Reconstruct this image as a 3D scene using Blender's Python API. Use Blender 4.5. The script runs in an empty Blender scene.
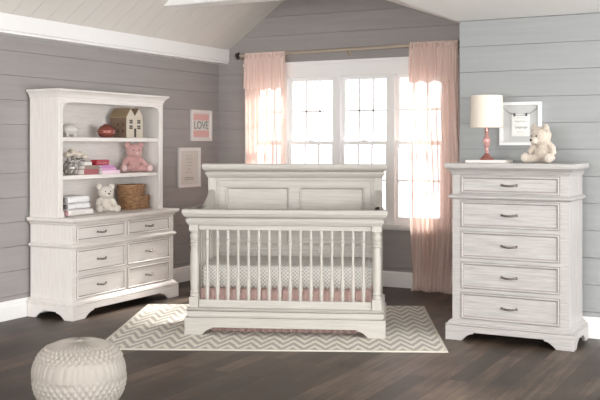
import bpy, bmesh, math, random
from mathutils import Vector, Matrix
random.seed(7)
PI = math.pi
sc = bpy.context.scene
COL = sc.collection

# ------------------------------------------------------------------ materials
MATS = {}
def srgb(r, g, b):
    f = lambda v: ((v/255)/12.92) if v/255 <= 0.04045 else (((v/255)+0.055)/1.055)**2.4
    return (f(r), f(g), f(b), 1)

def newmat(name):
    m = bpy.data.materials.new(name); m.use_nodes = True
    nt = m.node_tree
    return m, nt, nt.nodes['Principled BSDF'], nt.nodes, nt.links

def plain(name, col, rough=0.5, metal=0.0, noise=0.0, nscale=40, bump=0.0, bscale=200, spec=0.5, sheen=0.0, trans=0.0, coat=0):
    m, nt, b, N, L = newmat(name)
    b.inputs['Base Color'].default_value = col
    b.inputs['Roughness'].default_value = rough
    b.inputs['Metallic'].default_value = metal
    b.inputs['Specular IOR Level'].default_value = spec
    b.inputs['Coat Weight'].default_value = coat
    if sheen: b.inputs['Sheen Weight'].default_value = sheen
    if trans: b.inputs['Transmission Weight'].default_value = trans
    if noise or bump:
        tc = N.new('ShaderNodeTexCoord')
    if noise:
        n = N.new('ShaderNodeTexNoise'); n.inputs['Scale'].default_value = nscale; n.inputs['Detail'].default_value = 4
        L.new(tc.outputs['Object'], n.inputs['Vector'])
        mx = N.new('ShaderNodeMix'); mx.data_type = 'RGBA'
        mx.inputs[6].default_value = tuple(c*(1-noise) for c in col[:3])+(1,)
        mx.inputs[7].default_value = tuple(min(1, c*(1+noise)) for c in col[:3])+(1,)
        L.new(n.outputs['Fac'], mx.inputs[0]); L.new(mx.outputs[2], b.inputs['Base Color'])
    if bump:
        n2 = N.new('ShaderNodeTexNoise'); n2.inputs['Scale'].default_value = bscale; n2.inputs['Detail'].default_value = 3
        L.new(tc.outputs['Object'], n2.inputs['Vector'])
        bp = N.new('ShaderNodeBump'); bp.inputs['Strength'].default_value = bump; bp.inputs['Distance'].default_value = 0.004
        L.new(n2.outputs['Fac'], bp.inputs['Height']); L.new(bp.outputs[0], b.inputs['Normal'])
    return m

def streaked(name, c0, c1, scale, rough=0.45, detail=6, bump=0.12):
    """brushed painted wood: streaks stretched along one object axis"""
    m, nt, b, N, L = newmat(name)
    tc = N.new('ShaderNodeTexCoord'); mp = N.new('ShaderNodeMapping'); mp.inputs['Scale'].default_value = scale
    L.new(tc.outputs['Object'], mp.inputs['Vector'])
    n = N.new('ShaderNodeTexNoise'); n.inputs['Scale'].default_value = 1; n.inputs['Detail'].default_value = detail; n.inputs['Roughness'].default_value = 0.6
    L.new(mp.outputs[0], n.inputs['Vector'])
    r = N.new('ShaderNodeValToRGB'); r.color_ramp.elements[0].position = 0.32; r.color_ramp.elements[1].position = 0.62
    r.color_ramp.elements[0].color = c0; r.color_ramp.elements[1].color = c1
    L.new(n.outputs['Fac'], r.inputs[0]); L.new(r.outputs[0], b.inputs['Base Color'])
    b.inputs['Roughness'].default_value = rough
    bp = N.new('ShaderNodeBump'); bp.inputs['Strength'].default_value = bump; bp.inputs['Distance'].default_value = 0.002
    L.new(n.outputs['Fac'], bp.inputs['Height']); L.new(bp.outputs[0], b.inputs['Normal'])
    return m

M = {}
M['wood'] = streaked('brushed_white_wood_upright', srgb(226,220,215), srgb(235,230,226), (70,70,5))
M['woodh'] = streaked('brushed_white_wood_flat', srgb(225,219,214), srgb(237,232,228), (5,70,90))
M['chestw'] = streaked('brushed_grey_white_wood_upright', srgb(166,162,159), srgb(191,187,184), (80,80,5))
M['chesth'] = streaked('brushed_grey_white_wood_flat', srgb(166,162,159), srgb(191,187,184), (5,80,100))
M['cribw'] = streaked('crib_white_wood_upright', srgb(176,171,163), srgb(190,185,178), (70,70,4))
M['cribh'] = streaked('crib_white_wood_flat', srgb(174,169,162), srgb(190,185,178), (4,70,90))
M['wall'] = streaked('grey_shiplap_paint', srgb(156,151,149), srgb(162,157,155), (1.2,1.2,18), 0.55, 3, 0.03)
M['wallr'] = streaked('cool_grey_shiplap_paint', srgb(150,152,152), srgb(156,158,158), (1.2,1.2,18), 0.55, 3, 0.03)
M['trim'] = plain('white_trim_paint', srgb(248,247,246), 0.4)
M['ceil'] = plain('cream_ceiling_paint', srgb(226,222,216), 0.6, noise=0.02, nscale=3)
M['plaster'] = plain('white_plaster', srgb(246,244,241), 0.8)
M['seam'] = plain('plank_gap_board', srgb(136,135,137), 0.8)
M['seamw'] = plain('ceiling_gap_board', srgb(170,165,158), 0.8)
M['metal'] = plain('dark_pewter', srgb(128,120,114), 0.3, 0.9)
M['rod'] = plain('antique_brushed_rod', srgb(196,184,168), 0.35, 0.6)
M['rodend'] = plain('dark_bronze_end', srgb(74,66,62), 0.4, 0.8)
M['black'] = plain('gloss_black', (0.01,0.01,0.012,1), 0.2)
M['bookp'] = plain('page_paper', srgb(238,234,226), 0.8)

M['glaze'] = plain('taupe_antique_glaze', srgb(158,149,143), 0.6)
# floor
def floor_mat():
    m, nt, b, N, L = newmat('dark_brown_plank_floor')
    tc = N.new('ShaderNodeTexCoord')
    mp = N.new('ShaderNodeMapping'); mp.inputs['Rotation'].default_value = (0,0,PI/2)
    L.new(tc.outputs['Object'], mp.inputs['Vector'])
    br = N.new('ShaderNodeTexBrick')
    br.inputs['Scale'].default_value = 1.0; br.inputs['Brick Width'].default_value = 1.25; br.inputs['Row Height'].default_value = 0.125
    br.inputs['Mortar Size'].default_value = 0.0022; br.inputs['Mortar Smooth'].default_value = 0.2
    br.offset = 0.37; br.inputs['Bias'].default_value = 0.0
    br.inputs['Color1'].default_value = (0.25,0.25,0.25,1); br.inputs['Color2'].default_value = (0.9,0.9,0.9,1); br.inputs['Mortar'].default_value = (0,0,0,1)
    L.new(mp.outputs[0], br.inputs['Vector'])
    mp2 = N.new('ShaderNodeMapping'); mp2.inputs['Scale'].default_value = (26,2.0,1)
    L.new(tc.outputs['Object'], mp2.inputs['Vector'])
    n = N.new('ShaderNodeTexNoise'); n.inputs['Scale'].default_value = 1; n.inputs['Detail'].default_value = 8; n.inputs['Roughness'].default_value = 0.65; n.inputs['Distortion'].default_value = 0.6
    L.new(mp2.outputs[0], n.inputs['Vector'])
    n3 = N.new('ShaderNodeTexNoise'); n3.inputs['Scale'].default_value = 1.6; n3.inputs['Detail'].default_value = 3
    L.new(tc.outputs['Object'], n3.inputs['Vector'])
    # grain + board tone
    add = N.new('ShaderNodeMath'); add.operation = 'MULTIPLY_ADD'; add.inputs[1].default_value = 0.55
    L.new(n.outputs['Fac'], add.inputs[0])
    mul = N.new('ShaderNodeMath'); mul.operation = 'MULTIPLY'; mul.inputs[1].default_value = 0.20
    L.new(br.outputs['Color'], mul.inputs[0]); L.new(mul.outputs[0], add.inputs[2])
    add2 = N.new('ShaderNodeMath'); add2.operation = 'MULTIPLY_ADD'; add2.inputs[1].default_value = 0.35
    L.new(n3.outputs['Fac'], add2.inputs[0]); L.new(add.outputs[0], add2.inputs[2])
    r = N.new('ShaderNodeValToRGB')
    r.color_ramp.elements[0].position = 0.38; r.color_ramp.elements[0].color = srgb(36,29,23)
    r.color_ramp.elements[1].position = 0.78; r.color_ramp.elements[1].color = srgb(124,106,91)
    e = r.color_ramp.elements.new(0.56); e.color = srgb(68,56,46)
    L.new(add2.outputs[0], r.inputs[0])
    mx = N.new('ShaderNodeMix'); mx.data_type = 'RGBA'; mx.inputs[7].default_value = srgb(44,35,31)
    L.new(br.outputs['Fac'], mx.inputs[0]); L.new(r.outputs[0], mx.inputs[6]); L.new(mx.outputs[2], b.inputs['Base Color'])
    b.inputs['Roughness'].default_value = 0.36
    rr = N.new('ShaderNodeMapRange'); rr.inputs[3].default_value = 0.34; rr.inputs[4].default_value = 0.58; b.inputs['Specular IOR Level'].default_value = 0.4
    L.new(n.outputs['Fac'], rr.inputs[0]); L.new(rr.outputs[0], b.inputs['Roughness'])
    bp = N.new('ShaderNodeBump'); bp.inputs['Strength'].default_value = 0.25; bp.inputs['Distance'].default_value = 0.002
    L.new(n.outputs['Fac'], bp.inputs['Height']); L.new(bp.outputs[0], b.inputs['Normal'])
    return m
M['floor'] = floor_mat()

def mathn(N, L, op, a, bval=None, c=None):
    n = N.new('ShaderNodeMath'); n.operation = op
    for i, v in enumerate((a, bval, c)):
        if v is None: continue
        if isinstance(v, (int, float)): n.inputs[i].default_value = v
        else: L.new(v, n.inputs[i])
    return n.outputs[0]

def rug_mat():
    m, nt, b, N, L = newmat('grey_cream_zigzag_weave')
    tc = N.new('ShaderNodeTexCoord'); sp = N.new('ShaderNodeSeparateXYZ'); L.new(tc.outputs['Object'], sp.inputs[0])
    nz = N.new('ShaderNodeTexNoise'); nz.inputs['Scale'].default_value = 38; L.new(tc.outputs['Object'], nz.inputs['Vector'])
    xx = mathn(N, L, 'DIVIDE', sp.outputs[0], 0.15)
    pp = mathn(N, L, 'PINGPONG', xx, 0.5)
    am = mathn(N, L, 'MULTIPLY', pp, 2.3)
    yy = mathn(N, L, 'DIVIDE', sp.outputs[1], 0.165)
    s = mathn(N, L, 'ADD', yy, am)
    nn = mathn(N, L, 'MULTIPLY', nz.outputs['Fac'], 0.38)
    s = mathn(N, L, 'ADD', s, nn)
    fr = mathn(N, L, 'FRACT', s)
    st = mathn(N, L, 'PINGPONG', fr, 0.5)
    r = N.new('ShaderNodeValToRGB'); r.color_ramp.elements[0].position = 0.19; r.color_ramp.elements[1].position = 0.31
    r.color_ramp.elements[0].color = srgb(184,178,170); r.color_ramp.elements[1].color = srgb(230,225,215)
    L.new(st, r.inputs[0])
    # plain cream border
    ax = mathn(N, L, 'ABSOLUTE', sp.outputs[0]); ay = mathn(N, L, 'ABSOLUTE', sp.outputs[1])
    bx_ = mathn(N, L, 'GREATER_THAN', ax, 1.18); by_ = mathn(N, L, 'GREATER_THAN', ay, 0.885)
    bo = mathn(N, L, 'MAXIMUM', bx_, by_)
    mx = N.new('ShaderNodeMix'); mx.data_type = 'RGBA'; mx.inputs[7].default_value = srgb(214,208,196)
    L.new(bo, mx.inputs[0]); L.new(r.outputs[0], mx.inputs[6]); L.new(mx.outputs[2], b.inputs['Base Color'])
    b.inputs['Roughness'].default_value = 0.95; b.inputs['Specular IOR Level'].default_value = 0.1
    n2 = N.new('ShaderNodeTexNoise'); n2.inputs['Scale'].default_value = 350; L.new(tc.outputs['Object'], n2.inputs['Vector'])
    bp = N.new('ShaderNodeBump'); bp.inputs['Strength'].default_value = 0.5; bp.inputs['Distance'].default_value = 0.004
    L.new(n2.outputs['Fac'], bp.inputs['Height']); L.new(bp.outputs[0], b.inputs['Normal'])
    return m
M['rug'] = rug_mat()

def sheet_mat():
    m, nt, b, N, L = newmat('grey_diamond_print_sheet')
    tc = N.new('ShaderNodeTexCoord'); sp = N.new('ShaderNodeSeparateXYZ'); L.new(tc.outputs['Object'], sp.inputs[0])
    z = mathn(N, L, 'ADD', sp.outputs[2], sp.outputs[1])
    a = mathn(N, L, 'ADD', sp.outputs[0], z); c = mathn(N, L, 'SUBTRACT', sp.outputs[0], z)
    P = 0.028
    fa = mathn(N, L, 'PINGPONG', mathn(N, L, 'DIVIDE', a, P), 0.5); fc = mathn(N, L, 'PINGPONG', mathn(N, L, 'DIVIDE', c, P), 0.5)
    mn = mathn(N, L, 'MINIMUM', fa, fc)
    r = N.new('ShaderNodeValToRGB'); r.color_ramp.elements[0].position = 0.10; r.color_ramp.elements[1].position = 0.15
    r.color_ramp.elements[0].color = srgb(224,222,215); r.color_ramp.elements[1].color = srgb(178,174,170)
    L.new(mn, r.inputs[0]); L.new(r.outputs[0], b.inputs['Base Color'])
    b.inputs['Roughness'].default_value = 0.9
    return m
M['sheet'] = sheet_mat()

def curtain_mat(name, col, transp):
    m, nt, b, N, L = newmat(name)
    N.remove(b); out = N['Material Output']
    d = N.new('ShaderNodeBsdfDiffuse'); d.inputs[0].default_value = col
    t = N.new('ShaderNodeBsdfTranslucent'); t.inputs[0].default_value = col
    tr = N.new('ShaderNodeBsdfTransparent'); tr.inputs[0].default_value = (1,0.95,0.93,1)
    m1 = N.new('ShaderNodeMixShader'); m1.inputs[0].default_value = 0.33
    m2 = N.new('ShaderNodeMixShader'); m2.inputs[0].default_value = transp
    L.new(d.outputs[0], m1.inputs[1]); L.new(t.outputs[0], m1.inputs[2])
    L.new(m1.outputs[0], m2.inputs[1]); L.new(tr.outputs[0], m2.inputs[2]); L.new(m2.outputs[0], out.inputs[0])
    return m
M['sheer'] = curtain_mat('blush_sheer_fabric', srgb(255,234,225), 0.34)
M['header'] = curtain_mat('blush_gathered_header', srgb(255,236,228), 0.14)
M['skirt'] = plain('dusty_pink_fabric', srgb(184,156,149), 0.9, noise=0.25, nscale=60)

def glass_mat():
    m, nt, b, N, L = newmat('window_glass')
    N.remove(b); out = N['Material Output']
    fr = N.new('ShaderNodeFresnel'); fr.inputs[0].default_value = 1.45
    tr = N.new('ShaderNodeBsdfTransparent'); gl = N.new('ShaderNodeBsdfGlossy'); gl.inputs['Roughness'].default_value = 0.02
    mx = N.new('ShaderNodeMixShader'); L.new(fr.outputs[0], mx.inputs[0]); L.new(tr.outputs[0], mx.inputs[1]); L.new(gl.outputs[0], mx.inputs[2])
    L.new(mx.outputs[0], out.inputs[0]); return m
M['glass'] = glass_mat()

# ------------------------------------------------------------------ mesh helpers
def obj(name, bm, mat, parent=None, loc=None, smooth=False, bevel=0.0, segs=2, **props):
    me = bpy.data.meshes.new(name)
    bmesh.ops.recalc_face_normals(bm, faces=bm.faces[:])
    bm.to_mesh(me); bm.free()
    me.materials.append(mat)
    o = bpy.data.objects.new(name, me); COL.objects.link(o)
    if parent: o.parent = parent
    if loc: o.location = loc
    if smooth:
        for p in me.polygons: p.use_smooth = True
        me.set_sharp_from_angle(angle=math.radians(smooth if smooth is not True else 50))
    if bevel:
        md = o.modifiers.new('edge', 'BEVEL'); md.width = bevel; md.segments = segs; md.limit_method = 'ANGLE'; md.angle_limit = math.radians(40)
    for k, v in props.items(): o[k] = v
    return o

def thing(name, label, cat, loc=(0,0,0), rot=0, group=None):
    o = bpy.data.objects.new(name, None); COL.objects.link(o)
    o.empty_display_size = 0.1
    o.location = loc; o.rotation_euler = (0,0,rot); o['label'] = label; o['category'] = cat
    if group: o['group'] = group
    return o
def tag(o, label, cat, group=None):
    o['label'] = label; o['category'] = cat
    if group: o['group'] = group
    return o
def struct(name, bm, mat, parent=None, **k):
    o = obj(name, bm, mat, parent, **k)
    if parent is None: o['kind'] = 'structure'
    return o

def B(): return bmesh.new()
def box(bm, x0, x1, y0, y1, z0, z1):
    vs = [bm.verts.new((x, y, z)) for z in (z0, z1) for x, y in ((x0,y0),(x1,y0),(x1,y1),(x0,y1))]
    for f in ((3,2,1,0),(4,5,6,7),(0,1,5,4),(1,2,6,5),(2,3,7,6),(3,0,4,7)): bm.faces.new([vs[i] for i in f])
    return vs
def loft(bm, x0, x1, y0, y1, prof, back=0):
    """solid of stacked rectangles; prof = (outward offset, z), the back side moves by offset*back"""
    rings = []
    for off, z in prof:
        rings.append([bm.verts.new(p) for p in ((x0-off,y0-off,z),(x1+off,y0-off,z),(x1+off,y1+off*back,z),(x0-off,y1+off*back,z))])
    for a, b in zip(rings, rings[1:]):
        for i in range(4):
            bm.faces.new((a[i], a[(i+1)%4], b[(i+1)%4], b[i]))
    bm.faces.new(rings[0][::-1]); bm.faces.new(rings[-1])
def prism(bm, pts, f0, f1):
    """polygon pts (u,v) extruded between maps f0 and f1 -> xyz"""
    a = [bm.verts.new(f0(u, v)) for u, v in pts]; b = [bm.verts.new(f1(u, v)) for u, v in pts]
    n = len(pts)
    fa = bm.faces.new(a[::-1]); fb = bm.faces.new(b)
    for i in range(n): bm.faces.new((a[i], a[(i+1)%n], b[(i+1)%n], b[i]))
    fa.normal_update(); fb.normal_update()
    if n > 4: bmesh.ops.triangulate(bm, faces=[fa, fb], ngon_method='EAR_CLIP')
def lathe(bm, prof, cx=0, cy=0, segs=24, sx=1, sy=1, z0=0):
    rings = []
    for r, z in prof:
        if r < 1e-5: rings.append([bm.verts.new((cx, cy, z0+z))])
        else: rings.append([bm.verts.new((cx+r*sx*math.cos(2*PI*i/segs), cy+r*sy*math.sin(2*PI*i/segs), z0+z)) for i in range(segs)])
    for a, b in zip(rings, rings[1:]):
        for i in range(segs):
            j = (i+1) % segs
            if len(a) == 1 and len(b) == 1: continue
            if len(a) == 1: bm.faces.new((a[0], b[i], b[j]))
            elif len(b) == 1: bm.faces.new((a[i], a[j], b[0]))
            else: bm.faces.new((a[i], a[j], b[j], b[i]))
    if len(rings[0]) > 1: bm.faces.new(rings[0][::-1])
    if len(rings[-1]) > 1: bm.faces.new(rings[-1])
def tube(bm, pts, rad, segs=8, squash=None):
    """tube along points, rad number or list"""
    pts = [Vector(p) for p in pts]; rings = []
    for i, p in enumerate(pts):
        t = (pts[min(i+1, len(pts)-1)] - pts[max(i-1, 0)]).normalized()
        up = Vector((0,0,1)) if abs(t.z) < 0.9 else Vector((0,1,0))
        u = t.cross(up).normalized(); v = u.cross(t).normalized()
        r = rad[i] if isinstance(rad, (list, tuple)) else rad
        ring = []
        for k in range(segs):
            a = 2*PI*k/segs
            ring.append(bm.verts.new(p + u*r*math.cos(a) + v*r*math.sin(a)*(squash or 1)))
        rings.append(ring)
    for a, b in zip(rings, rings[1:]):
        for k in range(segs): bm.faces.new((a[k], a[(k+1)%segs], b[(k+1)%segs], b[k]))
    bm.faces.new(rings[0][::-1]); bm.faces.new(rings[-1])
def ball(bm, c, r, sub=3, rot=None):
    """ellipsoid, r = (rx,ry,rz)"""
    if not isinstance(r, (tuple, list)): r = (r,r,r)
    mt = Matrix.Translation(c) @ (rot or Matrix()) @ Matrix.Diagonal((*r,1))
    bmesh.ops.create_icosphere(bm, subdivisions=sub, radius=1, matrix=mt)
def nested(bm, x0, x1, z0, z1, steps):
    """panel face looking to -y: rings (inset, y) then a filled centre"""
    rings = []
    for ins, y in steps:
        rings.append([bm.verts.new(p) for p in ((x0+ins,y,z0+ins),(x1-ins,y,z0+ins),(x1-ins,y,z1-ins),(x0+ins,y,z1-ins))])
    for a, b in zip(rings, rings[1:]):
        for i in range(4): bm.faces.new((a[i], a[(i+1)%4], b[(i+1)%4], b[i]))
    bm.faces.new(rings[-1]); bm.faces.new(rings[0][::-1])

# ------------------------------------------------------------------ the room
ZS = [0.0, 0.187, 0.384, 0.581, 0.778, 0.975, 1.172, 1.369, 1.566, 1.763, 1.960, 2.157, 2.354, 2.55, 2.75, 2.95, 3.15]
GAP = 0.0032
zl = lambda z: max(0.0, (z-2.33)/0.715)                 # left slope: x where it meets height z
zr = lambda z: min(3.27, 1.958+(2.838-z)/0.364)          # right slope
# back wall of planks with the window opening
OX0, OX1, OZ0, OZ1 = 0.40, 2.60, 0.60, 2.13
bm = B()
def quadbox(bm, xa0, xa1, xb0, xb1, z0, z1, y0, y1):
    prism(bm, [(xa0,z0),(xa1,z0),(xb1,z1),(xb0,z1)], lambda u, v: (u,y0,v), lambda u, v: (u,y1,v))
for a, b in zip(ZS, ZS[1:]):
    z0, z1 = a+GAP/2, b-GAP/2
    cuts = [(z0, z1, False)]
    segs = []
    edges = sorted({z0, z1, *[z for z in (OZ0, OZ1) if z0 < z < z1]})
    for e0, e1 in zip(edges, edges[1:]):
        mid = (e0+e1)/2
        if OZ0 < mid < OZ1:
            quadbox(bm, 0, OX0, 0, OX0, e0, e1, 0, 0.02); quadbox(bm, OX1, 3.27, OX1, 3.27, e0, e1, 0, 0.02)
        elif mid < 2.3: quadbox(bm, 0, 3.27, 0, 3.27, e0, e1, 0, 0.02)
        elif zr(e1) > zl(e1)+.02: quadbox(bm, zl(e0), zr(e0), zl(e1), zr(e1), e0, e1, 0, 0.02)
        elif zr(e0) > zl(e0)+.02: quadbox(bm, zl(e0), zr(e0), 1.20, 1.22, e0, 3.105, 0, 0.02)
struct('wall_back', bm, M['wall'])
bm = B()
for (x0,x1,z0,z1) in ((-.1,OX0,0,2.33),(OX1,3.4,0,2.33),(OX0,OX1,0,OZ0),(OX0,OX1,OZ1,2.33)): box(bm, x0,x1,0.018,0.15,z0,z1)
prism(bm, [(0,2.33),(3.27,2.33),(3.27,2.36),(1.215,3.108),(1.1,3.10)], lambda u,v:(u,0.018,v), lambda u,v:(u,0.15,v))
struct('wall_back_backing', bm, M['seam'])
# left wall
bm = B()
for a, b in zip(ZS[:12], ZS[1:13]):
    box(bm, -0.02, 0, -11, 0, a+GAP/2, b-GAP/2)
struct('wall_left', bm, M['wall'])
bm = B(); box(bm, -0.12, -0.018, -11, 0.1, 0, 2.4); struct('wall_left_backing', bm, M['seam'])
# right wall (stands forward of the window alcove)
RY = -1.635
bm = B()
for a, b in zip(ZS[:12], ZS[1:13]):
    box(bm, 3.27, 8.0, RY, RY+0.02, a+GAP/2, min(b-GAP/2, 2.36))
struct('wall_right', bm, M['wallr'])
bm = B(); box(bm, 3.272, 8.1, RY+0.018, RY+0.1, 0, 2.4); box(bm, 3.27, 3.37, RY+0.02, 0.02, 0, 2.4); struct('wall_right_backing', bm, M['seam'])
# unseen sides behind the camera with big openings added to let light in
bm = B()
for (y0,y1,z0,z1) in ((-11,-1.6,0,0.5),(-11,-1.6,2.2,2.5),(-11,-8.6,0.5,2.2),(-5.0,-4.6,.5,2.2),(-1.9,-1.6,.5,2.2)): box(bm, 8.0,8.1,y0,y1,z0,z1)
struct('wall_side', bm, M['wallr'])
bm = B()
for (x0,x1,z0,z1) in ((-.1,8.1,0,0.5),(-.1,8.1,2.3,3.3),(-.1,1,0.5,2.3),(4.5,5,.5,2.3),(7.4,8.1,.5,2.3)): box(bm, x0,x1,-11.1,-11,z0,z1)
struct('wall_front', bm, M['wallr'])
# floor
bm = B(); box(bm, -0.1, 8.1, -11.1, 0.15, -0.05, 0.0); struct('floor', bm, M['floor'])
# ceiling: planked slope, plain slope, flat side
bm = B()
L1 = 0.715; xa, xb = 0.10, 1.135
for k in range(55):
    y1 = -0.002 - k*0.2; y0 = y1 - 0.196
    prism(bm, [(xa,2.33+L1*xa),(xb,2.33+L1*xb),(xb,2.35+L1*xb),(xa,2.35+L1*xa)], lambda u,v,y=y0:(u,y,v), lambda u,v,y=y1:(u,y,v))
struct('ceiling', bm, M['ceil'])
bm = B()
prism(bm, [(xa-.1,2.342+L1*(xa-.1)),(xb,2.342+L1*xb),(xb,2.42+L1*xb),(xa-.1,2.42+L1*(xa-.1))], lambda u,v:(u,-11.0,v), lambda u,v:(u,0.1,v))
struct('ceiling_backing', bm, M['seamw'])
bm = B()
z2 = lambda x: 2.838-(x-1.958)*0.364
prism(bm, [(1.13,z2(1.13)),(3.27,z2(3.27)),(3.27,z2(3.27)+.05),(1.13,z2(1.13)+.05)], lambda u,v:(u,-11.0,v), lambda u,v:(u,0.1,v))
struct('ceiling_slope', bm, M['plaster'])
bm = B(); box(bm, 3.25, 8.1, -11.0, RY+0.1, 2.36, 2.42); struct('ceiling_flat', bm, M['plaster'])
# eaves beam on the left wall and the tie beam
bm = B(); loft(bm, 0, 0.125, -11, -0.0, [(0,2.275),(0.0,2.29),(0,2.292),(0.012,2.30),(0.012,2.425),(0.0,2.43)]); struct('trim_1', bm, M['trim'], bevel=0.004)
bm = B(); zb = 2.665
prism(bm, [((zb-2.33)/L1,zb),(1.958+(2.838-zb)/.364,zb),(1.958+(2.838-2.95)/.364,2.95),((2.95-2.33)/L1,2.95)], lambda u,v:(u,-1.66,v), lambda u,v:(u,-1.46,v)); struct('trim_2', bm, M['trim'])
# baseboards
def baseboard(name, x0, x1, y0, y1, axis):
    bm = B()
    prof = [(0,0),(0.018,0),(0.018,0.105),(0.013,0.118),(0.013,0.135),(0.006,0.15),(0,0.152)]
    if axis == 'x': prism(bm, prof, lambda u,v:(x0,y0-u,v), lambda u,v:(x1,y0-u,v))
    else: prism(bm, prof, lambda u,v:(x0+u,y0,v), lambda u,v:(x0+u,y1,v))
    struct(name, bm, M['trim'])
baseboard('baseboard_left', 0, 0, -11, 0, 'y')
baseboard('baseboard_back', 0.0, 3.27, 0, 0, 'x')
baseboard('baseboard_right', 3.27, 8.0, RY, RY, 'x')
bm = B(); box(bm, 3.255, 3.27, RY-.018, 0, 0, 0.15); struct('baseboard_alcove', bm, M['trim'])

# windows: head casing, sill, then four double-hung units
bm = B()
box(bm, OX0-.055, OX1+.10, -0.02, 0.0, 2.10, 2.235)
box(bm, OX0-.065, OX1+.12, -0.045, 0.0, 2.235, 2.262)
box(bm, OX0-.06, OX1+.115, -0.03, 0.0, 2.222, 2.237)
box(bm, OX0-.055, OX0+.02, -0.02, 0.0, 0.60, 2.10); box(bm, OX1-.02, OX1+.10, -0.02, 0.0, 0.60, 2.10)
struct('trim_3', bm, M['trim'], bevel=0.003)
bm = B(); box(bm, OX0-.065, OX1+.12, -0.05, 0.12, 0.585, 0.62); box(bm, OX0-.055, OX1+.10, -0.018, 0.0, 0.562, 0.585); struct('trim_4', bm, M['trim'], bevel=0.003)
units = [(0.44,0.79),(0.855,1.392),(1.468,1.985),(2.06,2.555)]
for i in range(3):
    a, b = units[i][1]-.005, units[i+1][0]+.005
    bm = B(); box(bm, a, b, -0.02, 0.10, 0.62, 2.10); struct('trim_%d' % (5+i), bm, M['trim'], bevel=0.003)
def window(n, x0, x1):
    w = bpy.data.objects.new('window_%d' % n, None); COL.objects.link(w); w.location = (x0, 0.0, 0.62); w['kind'] = 'structure'
    W = x1-x0; H = 1.48; mid = 0.80
    bm = B()
    box(bm, -0.04, 0.0, 0.01, 0.11, 0, H); box(bm, W, W+.04, 0.01, 0.11, 0, H); box(bm, -0.04, W+.04, 0.01, 0.11, H-.005, H+.03)
    obj('window_frame', bm, M['trim'], w)
    for nm, z0, z1, y, bot in (('upper_sash', mid-.02, H-.005, 0.055, .035), ('lower_sash', 0.0, mid+.02, 0.022, .07)):
        bm = B(); s = 0.032; d = 0.028
        box(bm, 0, s, y, y+d, z0, z1); box(bm, W-s, W, y, y+d, z0, z1)
        box(bm, s, W-s, y, y+d, z0, z0+bot); box(bm, s, W-s, y, y+d, z1-s, z1)
        iz0, iz1 = z0+bot, z1-s
        for k in (1,2):
            xm = s+(W-2*s)*k/3; box(bm, xm-.009, xm+.009, y+.006, y+d-.006, iz0, iz1)
        zm = (iz0+iz1)/2; box(bm, s, W-s, y+.006, y+d-.006, zm-.009, zm+.009)
        so = obj(nm, bm, M['trim'], w)
        bm = B(); box(bm, s, W-s, y+.012, y+.015, iz0, iz1); obj('pane', bm, M['glass'], so)
    bm = B(); box(bm, W/2-.03, W/2+.03, 0.012, 0.03, mid+.02, mid+.032); tube(bm, [(W/2-.01,.02,mid+.03),(W/2+.0,.012,mid+.042),(W/2+.03,.006,mid+.045)], .006, 6); obj('sash_lock', bm, M['trim'], w)
for i, (a, b) in enumerate(units): window(i+1, a, b)

# ------------------------------------------------------------------ curtains and rod
rod = thing('curtain_rod', 'antique metal curtain rod across the wide white window', 'curtain rod', (0.345, -0.10, 2.345))
bm = B(); tube(bm, [(0,0,0),(1.25,0,0.012),(2.405,0,0.022)], 0.0165, 16); obj('rod', bm, M['rod'], rod, smooth=True)
for x, s, z in ((-0.005,-1,0),(2.410,1,0.022)):
    bm = B(); bmesh.ops.create_cube(bm, size=0.052, matrix=Matrix.Translation((x+s*.03,0,z)) @ Matrix.Rotation(PI/4,4,'Y') @ Matrix.Rotation(PI/4,4,'X'))
    
    obj('finial', bm, M['rodend'], rod, bevel=.004)
for x, z in ((0.0,0.0),(1.23,0.012),(2.39,0.022)):
    bm = B(); tube(bm, [(x,0.098,z-.05),(x,0.06,z-.045),(x,0.0,z-.02)], 0.007, 8); box(bm, x-.012, x+.012, 0.090, 0.098, z-.06, z-.01)
    tube(bm, [(x-.010,0,z),(x+.010,0,z)], .0205, 12); obj('bracket', bm, M['rod'], rod)

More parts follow.
